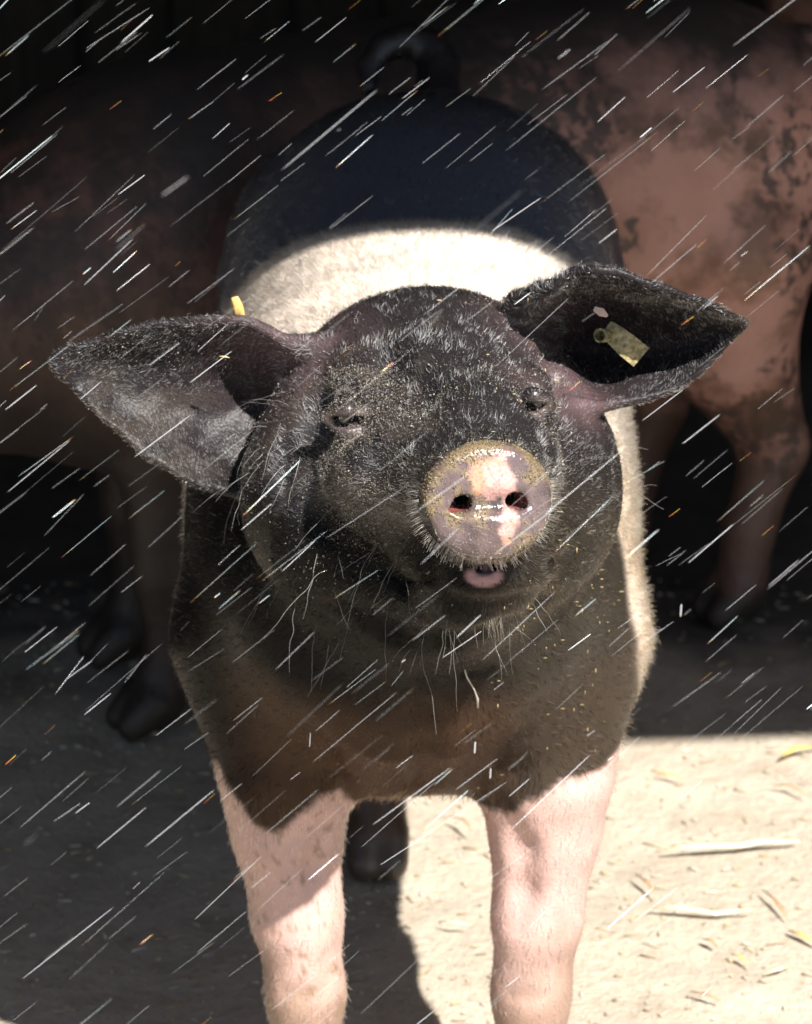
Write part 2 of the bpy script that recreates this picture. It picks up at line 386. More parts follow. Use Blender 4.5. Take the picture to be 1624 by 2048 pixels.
# ------------------------------------------------------------------ the pig in front: one continuous skin
def rails(top, mid, bot, nu=46, nv=40):
    def cr(pts, u):   # smooth resample of a px rail
        pts = np.array([P(*q) for q in pts]); t = np.linspace(0, 1, len(pts))
        d = np.gradient(pts, t, axis=0); i = np.clip((u*(len(pts)-1)).astype(int), 0, len(pts)-2)
        h = t[1]; s = ((u-t[i])/h)[:, None]
        return (2*s**3-3*s**2+1)*pts[i]+(s**3-2*s**2+s)*h*d[i]+(-2*s**3+3*s**2)*pts[i+1]+(s**3-s**2)*h*d[i+1]
    u = np.linspace(0, 1, nu); A, B, C = cr(top, u), cr(mid, u), cr(bot, u); out = []
    for v in np.linspace(0, 1, nv):
        out.append(A*(2*(v-.5)*(v-1))+B*(4*v*(1-v))+C*(2*v*(v-.5)))
    return np.array(out).transpose(1, 0, 2)      # u,v,3

EAR_A = rails([(650,700,-.02),(570,682,-.015),(485,642,-.008),(330,638,-.004),(205,674,.0),(118,704,.0)],
              [(640,790,.03),(560,810,.04),(470,805,.036),(340,785,.022),(215,752,.01),(108,729,.0)],
              [(620,930,-.01),(540,950,-.022),(478,990,-.024),(335,930,-.02),(215,840,-.012),(128,756,.0)])
EAR_B = rails([(1040,615,-.01),(1105,566,-.05),(1190,545,-.07),(1290,563,-.075),(1390,602,-.06),(1492,641,-.03)],
              [(1070,700,.05),(1130,690,.06),(1210,675,.05),(1300,670,.03),(1400,664,.0),(1488,648,-.028)],
              [(1090,790,-.03),(1150,808,-.045),(1210,815,-.04),(1300,786,-.025),(1392,748,-.02),(1466,672,-.022)])
for E_ in (EAR_A, EAR_B):      # slightly crumpled, uneven rims
    g_ = (vnoise(E_*1.0, 22)-.5)*.016+(vnoise(E_+4, 55)-.5)*.006; E_[..., 1] += g_; E_[..., 2] += (vnoise(E_+9, 38)-.5)*.008
SN_C = P(975, 1000, -.285); SN_N = unit((.17, -.95, .17)); SN_R = unit(np.cross(SN_N, (0, 0, 1)))*-1.0
SN_R = unit(np.cross((0, 0, 1), -SN_N))*1.0
if SN_R[0] < 0: SN_R = -SN_R
SN_U = np.cross(SN_R, SN_N); SN_U = SN_U if SN_U[2] > 0 else -SN_U
SN_ROT = (SN_R, SN_N, SN_U)
EYES = []

def build_main_pig():
    F = Field(axis_steps((-.30, .30, .0027)), axis_steps((-.36, .06, .0026), (.06, .2, .005), (.2, 1.2, .0085)),
              axis_steps((-.008, .45, .0052), (.45, .56, .0035), (.56, .93, .0027)))
    F.torso([(.01, .004, .58, .42, .06), (.045, .004, .64, .37, .12), (.09, .004, .68, .335, .165), (.16, .004, .715, .315, .19), (.30, .005, .735, .30, .193),
             (.5, .01, .742, .285, .19), (.7, .015, .746, .285, .193), (.85, .02, .746, .32, .186), (.95, .02, .725, .38, .165),
             (1.02, .02, .67, .44, .125), (1.06, .02, .60, .50, .06)], 2.35)
    # shoulders, fore legs
    for sx, knee, elb, foot in ((-1, P(612,1985,.12), P(574,1650,.13), P(612,2235,.12)), (1, P(1062,1985,.12), P(1090,1650,.13), P(1060,2235,.11))):
        sh = np.array([.004+sx*.110, .17, .44])
        F.cone(sh, elb+(0, .0, .05), .094, .057, .05)
        F.chain([elb+(0, .0, .05), elb, elb*.45+knee*.55, knee, knee*.5+foot*.5, foot], [.055, .0465, .0375, .0305, .028, .030], .02)
        F.ell(elb+(sx*.002, .03, -.0), (.028, .05, .05), .03)
        F.ell(knee+(0, -.004, .0), (.026, .027, .038), .03)
        F.cone((foot[0]-.012, foot[1]-.012, .034), (foot[0]-.012, foot[1]-.03, .012), .019, .018, .008)
        F.cone((foot[0]+.013, foot[1]-.012, .034), (foot[0]+.013, foot[1]-.03, .012), .019, .018, .008)
        F.ell((foot[0], foot[1]+.035, .05), (.018, .012, .014), .01)
    # hind legs
    for hip, st, hk, foot in (((-.10, .86, .52), (-.085, .73, .33), (-.045, .80, .19), (-.028, .70, .03)), ((.13, .88, .52), (.14, .80, .33), (.14, .92, .19), (.135, .88, .03))):
        hip, st, hk, foot = map(np.array, (hip, st, hk, foot))
        F.ell(hip, (.085, .12, .16), .05)
        F.chain([hip-(0, .03, .06), st, hk, hk*.4+foot*.6, foot], [.10, .068, .036, .028, .031], .03)
        for q in (-.013, .013): F.cone((foot[0]+q, foot[1]-.01, .034), (foot[0]+q, foot[1]-.03, .012), .019, .018, .008)
    # neck, jowls, head
    F.cone((.012, .02, .66), (.004, .22, .57), .108, .155, .08)
    F.ell((.004, .062, .53), (.152, .10, .13), .06)
    F.ell(P(856, 808, .015), (.103, .12, .083), .06)
    F.ell(P(866, 690, -.0)+(0, .02, -.03), (.08, .06, .035), .05)
    F.cone(P(868, 850, -.010), P(930, 945, -.150), .096, .070, .06)
    F.cone(P(930, 965, -.150), P(972, 1002, -.255), .066, .0470, .03)
    for c, r in ((P(702, 1000, -.045), (.086, .085, .092)), (P(1082, 985, -.02), (.064, .085, .085))): F.ell(c, r, .075)
    F.ell(P(790, 930, -.10), (.06, .06, .06), .06)
    F.cone(P(850, 1130, .0), P(964, 1172, -.18), .098, .040, .04)            # lower jaw
    F.ell(P(968, 1152, -.217), (.026, .020, .016), .012)                     # lower lip
    for c in (P(890, 1095, -.17), P(1045, 1090, -.175)): F.ell(c, (.034, .05, .030), .03)
    F.ell(P(695, 800, -.085), (.034, .026, .018), .03); F.ell(P(1060, 782, -.088), (.028, .025, .016), .03)   # brows
    F.ell(P(690, 885, -.095), (.036, .026, .018), .03)
    # ears
    for E in (EAR_A, EAR_B):
        nu, nv = E.shape[:2]; uu = np.linspace(0, 1, nu)[:, None]; vv = np.linspace(0, 1, nv)[None, :]
        rr = (.0085-.0052*uu)*(1-.22*np.abs(2*vv-1)**3) + .006*np.clip(1-uu/.22, 0, 1)
        F.splat(E.reshape(-1, 3), np.broadcast_to(rr, (nu, nv)).ravel(), .016)
    # snout disc
    F.disc(SN_C-SN_N*.006, .0478, .0418, .0125, .0065, SN_ROT, .012)
    F.ell(SN_C+SN_N*.020, (.030, .0150, .010), .012, SN_ROT, sub=True)
    F.ell(SN_C+SN_N*.004-SN_U*.026, (.030, .0045, .012), .012, SN_ROT)
    F.ell(SN_C+SN_N*.003+SN_U*.022, (.026, .0050, .016), .014, SN_ROT)
    for q in (-1, 1):
        c = SN_C+SN_R*q*.0215-SN_U*.002
        F.ell(c-SN_N*.0, (.0135, .009, .0125), .006, SN_ROT)
        F.cone(c+SN_N*.02, c-SN_N*.03-SN_R*q*.006+SN_U*.004, .0076, .0064, .004, sub=True)
        F.ell(c+SN_R*q*.006-SN_U*.003, (.0060, .007, .0040), .005, SN_ROT, sub=True)
    # mouth slit
    F.chain([P(862, 1156, -.16), P(905, 1140, -.20), P(968, 1131, -.232), P(1034, 1136, -.21), P(1078, 1146, -.175)], [.0035, .0045, .0055, .0045, .0035], .004, sub=True)
    # brow and cheek relief
    F.crease([(628, 740), (606, 800), (600, 860)], .011, .04, .006)
    F.crease([(1108, 690), (1120, 740), (1128, 790)], .012, .03, .006)
    F.crease([(770, 880), (730, 930), (700, 985)], .012, .03, -.004, sub=False)
    F.crease([(655, 1060), (720, 1120), (790, 1165)], .010, .03, .003)
    F.crease([(790, 735), (830, 780), (850, 830)], .008, .04, .004)
    F.crease([(640, 800), (632, 850), (640, 905)], .014, .03, .004)
    F.crease([(600, 880), (598, 950), (625, 1030), (680, 1085)], .009, .03, .002)
    F.crease([(560, 860), (556, 920), (570, 1000)], .008, .02, .003)
    F.crease([(850, 1040), (842, 1090), (860, 1150)], .008, .02, .003)
    F.crease([(860, 1156), (810, 1160), (760, 1140)], .004, .014, .001)
    F.crease([(1100, 1130), (1135, 1080), (1150, 1010)], .005, .02, .002)
    F.crease([(1110, 760), (1118, 810), (1140, 860)], .005, .016, .002)
    F.crease([(760, 660), (770, 720), (760, 780)], .006, .03, .004)
    F.crease([(690, 1225), (780, 1275), (880, 1290), (1000, 1270), (1080, 1215)], .006, .04, .003)
    # eyes: sockets, lids, folds
    for px, py, w, h, tilt in ((697, 846, .0120, .0048, -.0012), (1068, 816, .0078, .0042, -.001)):
        c = F.hit(px, py); EYES.append(c)
        F.ell(c+(0, -.004, .000), (w*1.7, .012, .015), .018, sub=True)
        c = c+np.array([0, .002, 0]); a = c+np.array([-w, .004, -tilt]); b = c+np.array([w, .004, tilt])
        F.chain([a+(-.006, .008, .002), a*.5+c*.5+(0, .001, h+.0038), c+(0, -.001, h+.0052), b*.5+c*.5+(0, .001, h+.0038), b+(.006, .008, .002)], [.004, .0055, .0060, .0055, .004], .006)
        F.chain([a+(-.006, .008, -.003), c+(0, .003, -h-.0036), b+(.006, .008, -.003)], [.004, .0046, .004], .006)
        F.ell(c+(0, .004, 0), (w, .022, h), .0015, sub=True)
    F.crease([(700, 780), (720, 826), (736, 866), (750, 900)], .0028, .006, .001)
    F.crease([(668, 792), (690, 776), (712, 786)], .0022, .006, .001)
    F.crease([(1040, 782), (1064, 772), (1092, 782)], .0018, .006, .001)
    # breast creases
    F.crease([(858, 1370), (850, 1440), (846, 1510), (840, 1570)], .006, .03, .003)
    F.crease([(700, 1606), (668, 1560), (650, 1500)], .006, .03, .003)
    F.crease([(985, 1600), (1020, 1550), (1035, 1490)], .006, .03, .003)
    F.crease([(1015, 1640), (1042, 1710), (1046, 1790), (1030, 1860)], .005, .03, .0045)
    F.crease([(650, 1650), (632, 1740), (640, 1830)], .006, .022, .0045)
    F.crease([(566, 1985), (605, 1994), (650, 1988)], .002, .012, .001); F.crease([(1020, 1990), (1060, 1998), (1102, 1990)], .002, .012, .001)
    F.crease([(880, 1340), (930, 1352), (985, 1340)], .003, .012, .001)
    # tail, curled
    tp = [(.03, 1.0, .70), (.034, 1.03, .728), (.026, 1.042, .744), (.004, 1.046, .752), (-.022, 1.042, .745), (-.037, 1.03, .730), (-.038, 1.01, .712)]
    F.chain([np.array(q) for q in tp], [.026, .021, .019, .0175, .0155, .013, .010], .012)
    return F.mesh(2)
V, FQ = build_main_pig(); EYE_A, EYE_B = EYES
VN = vert_normals(V, FQ)
print('main pig', len(V), V.min(0), V.max(0))
# ------------------------------------------------------------------ the other pigs, in the shade behind
def build_other_pig():
    F = Field(np.arange(-.28, .281, .006), np.arange(-.45, 1.12, .006), np.arange(-.01, .80, .006))
    F.torso([(-.04, 0, .56, .33, .09), (.05, 0, .62, .265, .16), (.15, 0, .655, .26, .178), (.35, 0, .665, .275, .18), (.6, 0, .675, .27, .18),
             (.8, 0, .67, .31, .172), (.9, 0, .64, .38, .15), (.97, 0, .58, .44, .08)], 2.3)
    for sx in (-1, 1):
        x = sx*.1; yo = .05 if sx < 0 else 0
        F.cone((x, .16+yo, .44), (x, .13+yo, .30), .09, .058, .05)
        F.chain([np.array(q) for q in ((x, .13+yo, .30), (x, .12+yo, .17), (x, .13+yo, .09), (x, .11+yo, .03))], [.056, .034, .027, .031], .015)
        [F.cone((x+q, .10+yo, .034), (x+q, .075+yo, .014), .021, .017, .006) for q in (-.017, .017)]
        yh = .84 if sx > 0 else .80
        F.ell((sx*.09, yh-.02, .48), (.085, .13, .15), .05)
        F.chain([np.array(q) for q in ((x, yh-.04, .42), (x, yh-.03, .31), (x, yh+.03, .19), (x, yh, .10), (x, yh-.01, .03))], [.105, .072, .037, .028, .031], .025)
        [F.cone((x+q, yh-.02, .034), (x+q, yh-.045, .014), .021, .017, .006) for q in (-.017, .017)]
    F.cone((0, .15, .46), (0, -.10, .42), .17, .125, .08)
    F.ell((0, -.14, .45), (.10, .12, .11), .05); F.cone((0, -.18, .44), (0, -.36, .40), .085, .046, .04)
    F.ell((0, -.375, .398), (.047, .018, .042), .01)
    for sx in (-1, 1):
        F.cone((sx*.02, -.42, .40), (sx*.02, -.36, .40), .008, .008, .003, sub=True)
        for q in np.linspace(0, 1, 9):
            F.ell((sx*(.08+.12*q), -.13-.05*q, 0.53+.02*q-.05*q*q), ((.02), .045*(1-q*.7), .012), .012)
    F.chain([np.array(q) for q in ((0, .94, .60), (0.01, .985, .60), (.03, 1.0, .57), (.035, .99, .53))], [.02, .014, .011, .007], .015)
    return F.mesh(3)
ov, of = build_other_pig()
def other_pig(loc, phi, label, data=None, scale=1.0):
    e = empty('pig', loc, phi); e.scale = (scale, scale, scale*1.06)
    o = bpy.data.objects.new('body', data or np_mesh('body', ov, of, MAT['bgpig'])); link(o, e)
    for sx in (-1, 1):
        s = bpy.data.objects.new('eye', EYE_ME); s.location = (sx*.078, -.20, .49); link(s, e)
    tag(e, label, 'pig', 'pigs resting in the shaded barn'); return o.data
def uv_sphere(r, nu=16, nv=10, sq=(1, 1, 1)):
    v = [(0, 0, r)]; f = []
    for j in range(1, nv):
        for i in range(nu):
            a, b = 2*math.pi*i/nu, math.pi*j/nv; v.append((r*math.sin(b)*math.cos(a), r*math.sin(b)*math.sin(a), r*math.cos(b)))
    v.append((0, 0, -r)); L = len(v)-1
    for i in range(nu): f.append((0, 1+i, 1+(i+1) % nu, 1+(i+1) % nu)); f.append((L, L-nu+(i+1) % nu, L-nu+i, L-nu+i))
    for j in range(nv-2):
        for i in range(nu): f.append((1+j*nu+i, 1+(j+1)*nu+i, 1+(j+1)*nu+(i+1) % nu, 1+j*nu+(i+1) % nu))
    return np.array(v)*np.array(sq), f
def poly_mesh(name, v, f, mat, smooth=True):
    me = bpy.data.meshes.new(name); me.from_pydata([tuple(map(float, q)) for q in v], [], [tuple(dict.fromkeys(map(int, q))) for q in f]); me.update()
    if smooth: me.polygons.foreach_set('use_smooth', np.ones(len(me.polygons), bool))
    me.materials.append(mat); return me
ev, ef = uv_sphere(.014); EYE_ME = poly_mesh('eye', ev, ef, MAT['eye'])
d2 = other_pig((-.409, 1.085, 0), R_(-63.3), 'pink mottled pig standing broadside in the shade right behind the black pig')
other_pig((1.44, 2.35, 0), R_(90), 'pink pig of which only the rump shows in the upper right corner', d2)
# ------------------------------------------------------------------ coat pattern, skin attributes, hair
EARC = [(E[:, 20].mean(0), .16) for E in (EAR_A, EAR_B)]
def coat(p):
    """colours of skin and hair by place on the animal, partly with painted light and shade: returns skin rgb, hair rgb, hair length, density, roughness"""
    n = len(p); x, y, z = p.T
    w1 = fbm(p, 14, 3)-.5; w2 = fbm(p+5, 45, 3)-.5; w3 = fbm(p+9, 160, 2)-.5
    head = sstep(.10, .05, y)*sstep(.52, .56, z-.25*np.maximum(y, 0))
    # white shoulder belt
    yb = .438+.18*(np.abs(x)/.19)**2*.5+w1*.03; yf = .125+w1*.03-.06*sstep(.52, .66, z)*(x > 0)+.12*(x < 0)*sstep(.66, .58, z)+.04*sstep(.46, .38, z)
    belt = sstep(yf-.012, yf+.012, y)*sstep(yb+.012, yb-.012, y)
    # pale fore legs
    zl = .332+w2*.022+.035*sstep(.10, .18, np.abs(x))-.012*sstep(-.09, -.14, x)+w1*.04+.010*np.sin(x*70)
    leg = sstep(zl+.006, zl-.006, z)*sstep(.40, .34, y)
    pale = np.clip(belt+leg, 0, 1)
    black = 1-pale
    sk_b = np.array([.012, .010, .011]); sk_w = np.array([.56, .36, .31])
    skin = black[:, None]*sk_b+(pale*(1-leg))[:, None]*np.array([.64, .55, .47])+leg[:, None]*np.array([.45, .295, .26])
    hair = black[:, None]*np.array([.020, .021, .024])+pale[:, None]*np.array([.84, .78, .68])
    # bluish skylight painted into the black coat behind the belt, fading over the hams
    sl_ = black*sstep(.40, .46, y)*sstep(1.0, .62, y)*sstep(.45, .58, z)
    skin = skin+np.array([.075, .090, .120])*sl_[:, None]; hair = hair+np.array([.140, .168, .225])*sl_[:, None]
    # breast: head shade, brown ground bounce and lit right side painted into the colour
    ch = black*sstep(.20, .08, y+.35*(z-.60))*sstep(.685, .625, z+.25*np.clip(y, -.25, .2)+w1*.03)       # throat and breast
    br = ch*sstep(-.175, -.10, x)*sstep(.50, .43, z+.35*np.minimum(x+.02, 0)*0+w1*.05)
    rt = ch*sstep(.03, .12, x+w1*.05)
    skin = skin*(1-ch[:, None])+np.array([.005, .005, .005])*ch[:, None]; hair = hair*(1-ch[:, None])+np.array([.006, .006, .006])*ch[:, None]
    skin = skin*(1-br[:, None])+np.array([.046, .027, .017])*br[:, None]; hair = hair*(1-br[:, None])+np.array([.055, .032, .020])*br[:, None]
    skin = skin*(1-rt[:, None]*.7)+np.array([.026, .021, .016])*rt[:, None]*.7; hair = hair*(1-rt[:, None]*.7)+np.array([.060, .051, .038])*rt[:, None]*.7
    fc = black*head*(1-ch); hair = hair+np.array([.135, .136, .140])*fc[:, None]  # face hair lightened: sunlit sheen put into its colour
    gloss = np.clip(1.36+.22*fc-.20*ch+.12*rt+.10*(y > .4), 1.1, 1.6); sheen = np.clip(.40-.34*ch+.1*rt, .05, 1)
    hl_ = black*sstep(.45, .55, y)*sstep(.32, .26, z); skin = skin*(1-hl_[:, None])+np.array([.060, .036, .024])*hl_[:, None]; hair = hair*(1-hl_[:, None])+np.array([.07, .045, .03])*hl_[:, None]
    # purplish skin near the ear roots and brow
    for c, r, a in ((P(560, 720, 0), .05, .7), (P(620, 690, 0), .045, .7), (P(1090, 680, 0), .05, .6), (P(1120, 780, -.04), .03, .9), (P(1165, 790, -.04), .022, 1.0), (P(1040, 780, -.1), .02, .5)):
        k = np.exp(-((p-c)**2).sum(1)/r**2)[:, None]*a*(black[:, None]); skin = skin*(1-k)+np.array([.075, .047, .050])*k
    # dust and mud that has dried on face, flanks and shins
    d = sstep(.06, .22, w2+w1*.8)*black*sstep(.10, -.02, y)*sstep(.62, .70, z)*.06
    skin = skin*(1-d[:, None])+np.array([.23, .18, .125])*d[:, None]
    fl = pale*belt*sstep(.10, .17, x)*np.clip(sstep(.70, .52, z)+.9*(w2+w1), 0, 1)
    hair = hair*(1-fl[:, None]*.8)+np.array([.30, .215, .12])*fl[:, None]*.8; skin = skin*(1-fl[:, None]*.7)+np.array([.26, .19, .12])*fl[:, None]*.7
    md = leg*np.clip(sstep(.06, .2, w2+w1*.5)*.5*sstep(.20, .09, z+w1*.25)+sstep(.20, .27, w3+w2*.45)*.75*sstep(-.14, .02, -x+.02*0+w1*.2)+sstep(.225, .13, z+w1*.16+w2*.08)*.8, 0, 1)
    skin = skin*(1-md[:, None]*.8)+np.array([.16, .105, .06])*md[:, None]*.8
    hair = hair*(1-md[:, None]*.6)+np.array([.22, .15, .09])*md[:, None]*.6
    hoof = sstep(.045, .038, z); skin = skin*(1-hoof[:, None])+np.array([.06, .045, .035])*hoof[:, None]
    # snout disc
    q = p-SN_C; u = q@SN_R; v = q@SN_U; wn = q@SN_N
    disc = sstep(-.020, -.014, wn)*sstep(1.35, 1.2, (u/.0505)**2+(v/.0455)**2)
    du = u+w3*.012+w2*.022; dv = v+w3*.010+w2*.012
    base = np.array([.098, .070, .070])*(1+1.2*w2[:, None]+.9*w3[:, None])
    pk = sstep(.004, -.001, np.maximum(np.abs(du-.006+dv*.15)-.0110, np.abs(dv-.0165)-.0155))
    pk = np.maximum(pk, sstep(.003, -.001, np.maximum(np.abs(du-.012)-.0055, np.abs(dv+.010)-.018)))
    sc = base*(1-pk[:, None])+np.array([.45, .26, .235])*pk[:, None]
    orr = pk*sstep(.02, .16, w3+w2)*.6; sc = sc*(1-orr[:, None])+np.array([.40, .19, .085])*orr[:, None]
    rad = np.sqrt((u/.0505)**2+(v/.0455)**2)
    mudm = np.clip(sstep(.80, 1.02, rad+w2*.9+w3*.4)*sstep(-.3, .4, v/.045+.5*w1+.25*(u < 0))+sstep(.11, .22, w2+w3*.7)*.7*(1-pk)+sstep(.0, .2, w1+w3*.5+.05)*.5*(u < 0)*(v > -.02)*(1-pk), 0, 1)
    earm = (np.abs(x-.01) > .115) & (z > .6) & (y < .12)
    sc = sc*(1-mudm[:, None]*.85)+np.array([.17, .125, .065])*mudm[:, None]*.85
    nost = np.zeros(n)
    for s in (-1, 1): nost = np.maximum(nost, sstep(.0105, .0085, np.sqrt((u-s*.021)**2+(v+.002)**2))*sstep(.002, -.004, wn))
    sc = sc*(1-nost[:, None])+np.array([.14, .04, .035])*nost[:, None]
    skin = skin*(1-disc[:, None])+sc*disc[:, None]
    lipc = P(968, 1154, -.235); lip = np.exp(-(((p-lipc)/np.array([.017, .02, .0085]))**2).sum(1)*1.2); lip = sstep(.3, .6, lip)
    er = np.minimum(np.linalg.norm((p-EYE_A)*np.array([.45, .6, 1]), axis=1), np.linalg.norm((p-EYE_B)*np.array([.6, .6, 1]), axis=1)*1.15); em = sstep(.0052, .0040, er)[:, None]
    lid = sstep(.016, .008, er)[:, None]*.8; skin = skin*(1-lid)+np.array([.075, .056, .054])*lid
    skin = skin*(1-em)+np.array([.006, .005, .006])*em
    skin = skin*(1-lip[:, None])+np.array([.36, .215, .215])*lip[:, None]
    rough = np.where(disc > .5, .13+.22*mudm, .52-.14*black)
    # hair length and density
    ln = .0075*black+.013*pale*belt+.007*leg
    ln = np.where(head > .5, .0058, ln)+np.where((black > .5) & (y > .3), .0005, 0)+np.where((black > .5) & (y < .25) & (z < zl+.03), .006, 0)
    dens = np.clip(black*.75+belt*1.25+leg*.55, 0, 1.3)*(1-disc)*(1-lip)*(1-hoof)
    hid = 1.4*sstep(.94, .99, y)+(z < .27)*(y > .35); dens = dens*(1-.7*np.clip(hid, 0, 1))
    eyec = np.minimum(np.linalg.norm(p-EYE_A, axis=1), np.linalg.norm(p-EYE_B, axis=1)); dens = dens*sstep(.006, .012, er)*np.where(earm, 1.5, 1); ln = ln*(.4+.6*sstep(.012, .05, eyec))*np.where((np.abs(x-.01) > .115) & (z > .6) & (y < .12), .6, 1)
    return skin, hair, ln, dens, rough, dict(rt=rt, earm=earm, mud=mudm, gloss=gloss, sheen=np.where(disc > .5, .6, np.where(earm, .12, sheen)), ch=ch, disc=disc, head=head, black=black, belt=belt, leg=leg, u=u, v=v, wn=wn)
skin, hairc, hlen, hden, rough, reg = coat(V)
pig = empty('pig', (0, .45, 0))
tag(pig, 'black pig with a white shoulder belt and muddy snout facing the camera', 'pig')
body = mesh_obj('body', V, FQ, MAT['skin'], pig)
set_attr(body.data, 'coat', skin)
a = body.data.attributes.new('sheen', 'FLOAT', 'POINT'); a.data.foreach_set('value', reg['sheen'].astype(np.float32))
a = body.data.attributes.new('wet', 'FLOAT', 'POINT'); a.data.foreach_set('value', rough.astype(np.float32))

def flow_dir(p, n):
    x, y, z = p.T
    fb = np.stack([np.sign(x)*np.minimum(np.abs(x)*6, 1)*.45, np.full(len(p), .8), np.full(len(p), -.35)], 1)
    lg = np.stack([0*x, .15+0*x, -1+0*x], 1); kl = sstep(.40, .33, z)[:, None]; fb = fb*(1-kl)+lg*kl
    ff = p-(SN_C+np.array([0, -.05, -.01])); ff = ff/np.linalg.norm(ff, axis=1)[:, None]
    k = sstep(.13, .02, y)[:, None]*sstep(.45, .6, z)[:, None]
    d = fb*(1-k)+ff*k
    d = d-(d*n).sum(1)[:, None]*n
    return d/(np.linalg.norm(d, axis=1)[:, None]+1e-6)
def sample(V, F, weight, count):
    A = np.linalg.norm(np.cross(V[F[:, 2]]-V[F[:, 0]], V[F[:, 3]]-V[F[:, 1]]), axis=1)*weight[F].mean(1)
    c = np.cumsum(A); i = np.searchsorted(c, rng.random(count)*c[-1]); i = np.minimum(i, len(F)-1)
    a, b = rng.random((count, 1)), rng.random((count, 1)); w = [(1-a)*(1-b), a*(1-b), a*b, (1-a)*b]
    p = sum(w[q]*V[F[i, q]] for q in range(4)); n = sum(w[q]*VN[F[i, q]] for q in range(4))
    return p, n/(np.linalg.norm(n, axis=1)[:, None]+1e-9)
def curves_obj(name, pts, rad, col, parent, mat, gloss=None):
    """pts (n,k,3), rad (n,k), col (n,3)"""
    n, k = pts.shape[:2]; cu = bpy.data.hair_curves.new(name); cu.add_curves([k]*n)
    cu.attributes['position'].data.foreach_set('vector', pts.astype(np.float32).ravel())
    ra = cu.attributes.get('radius') or cu.attributes.new('radius', 'FLOAT', 'POINT'); ra.data.foreach_set('value', rad.astype(np.float32).ravel())
    ca = cu.attributes.new('hair_color', 'FLOAT_COLOR', 'POINT'); c = np.ones((n, k, 4), np.float32); c[..., :3] = col[:, None, :]; ca.data.foreach_set('color', c.ravel())
    ga = cu.attributes.new('gloss', 'FLOAT', 'POINT'); ga.data.foreach_set('value', np.repeat(np.full(n, 1.5) if gloss is None else gloss, k).astype(np.float32))
    cu.materials.append(mat); o = bpy.data.objects.new(name, cu); link(o, parent)
    o.matrix_parent_inverse = Matrix.Translation(-parent.location); return o
def grow(p, n, L, lift, bend, jit, k=4):
    d = flow_dir(p, n); j = rng.normal(0, 1, p.shape)*jit
    j = j+1.1*(np.stack([vnoise(p+q, 190) for q in (0, 11, 23)], 1)-.5)+.6*(np.stack([vnoise(p+q, 60) for q in (5, 17, 29)], 1)-.5)
    t = np.linspace(0, 1, k); d0 = d+n*lift[:, None]+j; d0 /= np.linalg.norm(d0, axis=1)[:, None]
    pts = p[:, None, :]+d0[:, None, :]*(L[:, None]*t)[:, :, None]-n[:, None, :]*(L[:, None]*bend*t**2)[:, :, None]
    return pts
NH = 232000
hw_ = hden*(1+2.4*reg['head']+.5*reg['belt'])
hp, hn = sample(V, FQ, hw_, NH)
_, hc, hl, _, _, hr = coat(hp)
L = hl*rng.uniform(.6, 1.25, NH)*(1+.25*(fbm(hp, 120, 1)-.5))
lift = np.where(hr['belt'] > .5, .42, np.where(hp[:, 1] > .4, .10, .24))+rng.uniform(-.08, .12, NH)
pts = grow(hp, hn, L, lift, .16, .14+.10*(fbm(hp+2, 60, 1)[:, None]))
rad = np.where(hr['belt'] > .5, .00019, .00021)[:, None]*np.array([1, .9, .7, .25])[None, :]*rng.uniform(.8, 1.3, (NH, 1))
fcm = ((hr['head'] > .5) & (hr['ch'] < .4)) | (hr['rt'] > .3)
hc = hc*np.where(fcm, np.where(rng.random(NH) < .5, rng.uniform(1.1, 2.6, NH), rng.uniform(.15, .6, NH)), rng.uniform(.65, 1.25, NH))[:, None]
rad = rad*np.where(fcm, .85, 1)[:, None]; hc = hc*np.where(hr['earm'], .95, 1)[:, None]
curves_obj('coat', pts, rad, np.clip(hc, .002, .92), pig, MAT['hair'], np.where(hr['earm'], 1.34, hr['gloss']))

# long pale bristles about cheeks, chin and ears
def bristles():
    out, col = [], []
    def tuft(px, py, Y, cnt, spread, dirv, L0, L1, wig=.45, c=(.55, .53, .5)):
        c0 = P(px, py, Y); dist = np.linalg.norm(V-c0, axis=1); near = np.argsort(dist)[:4000]
        near = near[dist[near] < spread]
        if len(near) == 0: near = np.array([dist.argmin()])
        for i in rng.choice(near, cnt):
            d = unit(np.array(dirv)+VN[i]*.5+rng.normal(0, wig, 3)); l = rng.uniform(L0*.6, L1*.8)
            t = np.linspace(0, 1, 7)[:, None]; sd = rng.normal(0, .16, 3); sg = np.array([0, 0, -.30])
            out.append(V[i]+d*l*t+sd*l*t*t*.8+sg*l*t*t+np.cumsum(rng.normal(0, .018, (7, 3)), 0)*l); col.append(np.array(c)*rng.uniform(.5, 1.2))
    tuft(720, 1060, -.10, 10, .06, (-.3, -.3, -.8), .03, .075)
    tuft(800, 1180, -.12, 10, .07, (-.3, -.3, -.8), .03, .07)
    tuft(900, 1220, -.15, 11, .06, (-.1, -.4, -.8), .02, .05)
    tuft(1000, 1210, -.16, 8, .05, (.2, -.4, -.8), .015, .04)
    tuft(570, 930, -.05, 16, .05, (-.2, -.5, -.7), .03, .065, .3)
    tuft(620, 860, -.06, 9, .04, (-.6, -.5, -.1), .03, .06, .3)
    tuft(1180, 980, .0, 8, .05, (.2, -.4, -.3), .02, .045)
    tuft(970, 1185, -.19, 26, .022, (0, -.2, -1), .008, .02, .12, (.62, .48, .30))
    tuft(700, 1150, -.02, 8, .08, (-.3, -.3, -.8), .03, .06, .3)
    return np.array(out), np.array(col)
bp, bc = bristles()
curves_obj('whiskers', bp, np.full(bp.shape[:2], .00016)*rng.uniform(.7, 1.3, (len(bp), 1))*np.array([1.1, 1, 1, .9, .8, .6, .3]), bc, pig, MAT['hair'])
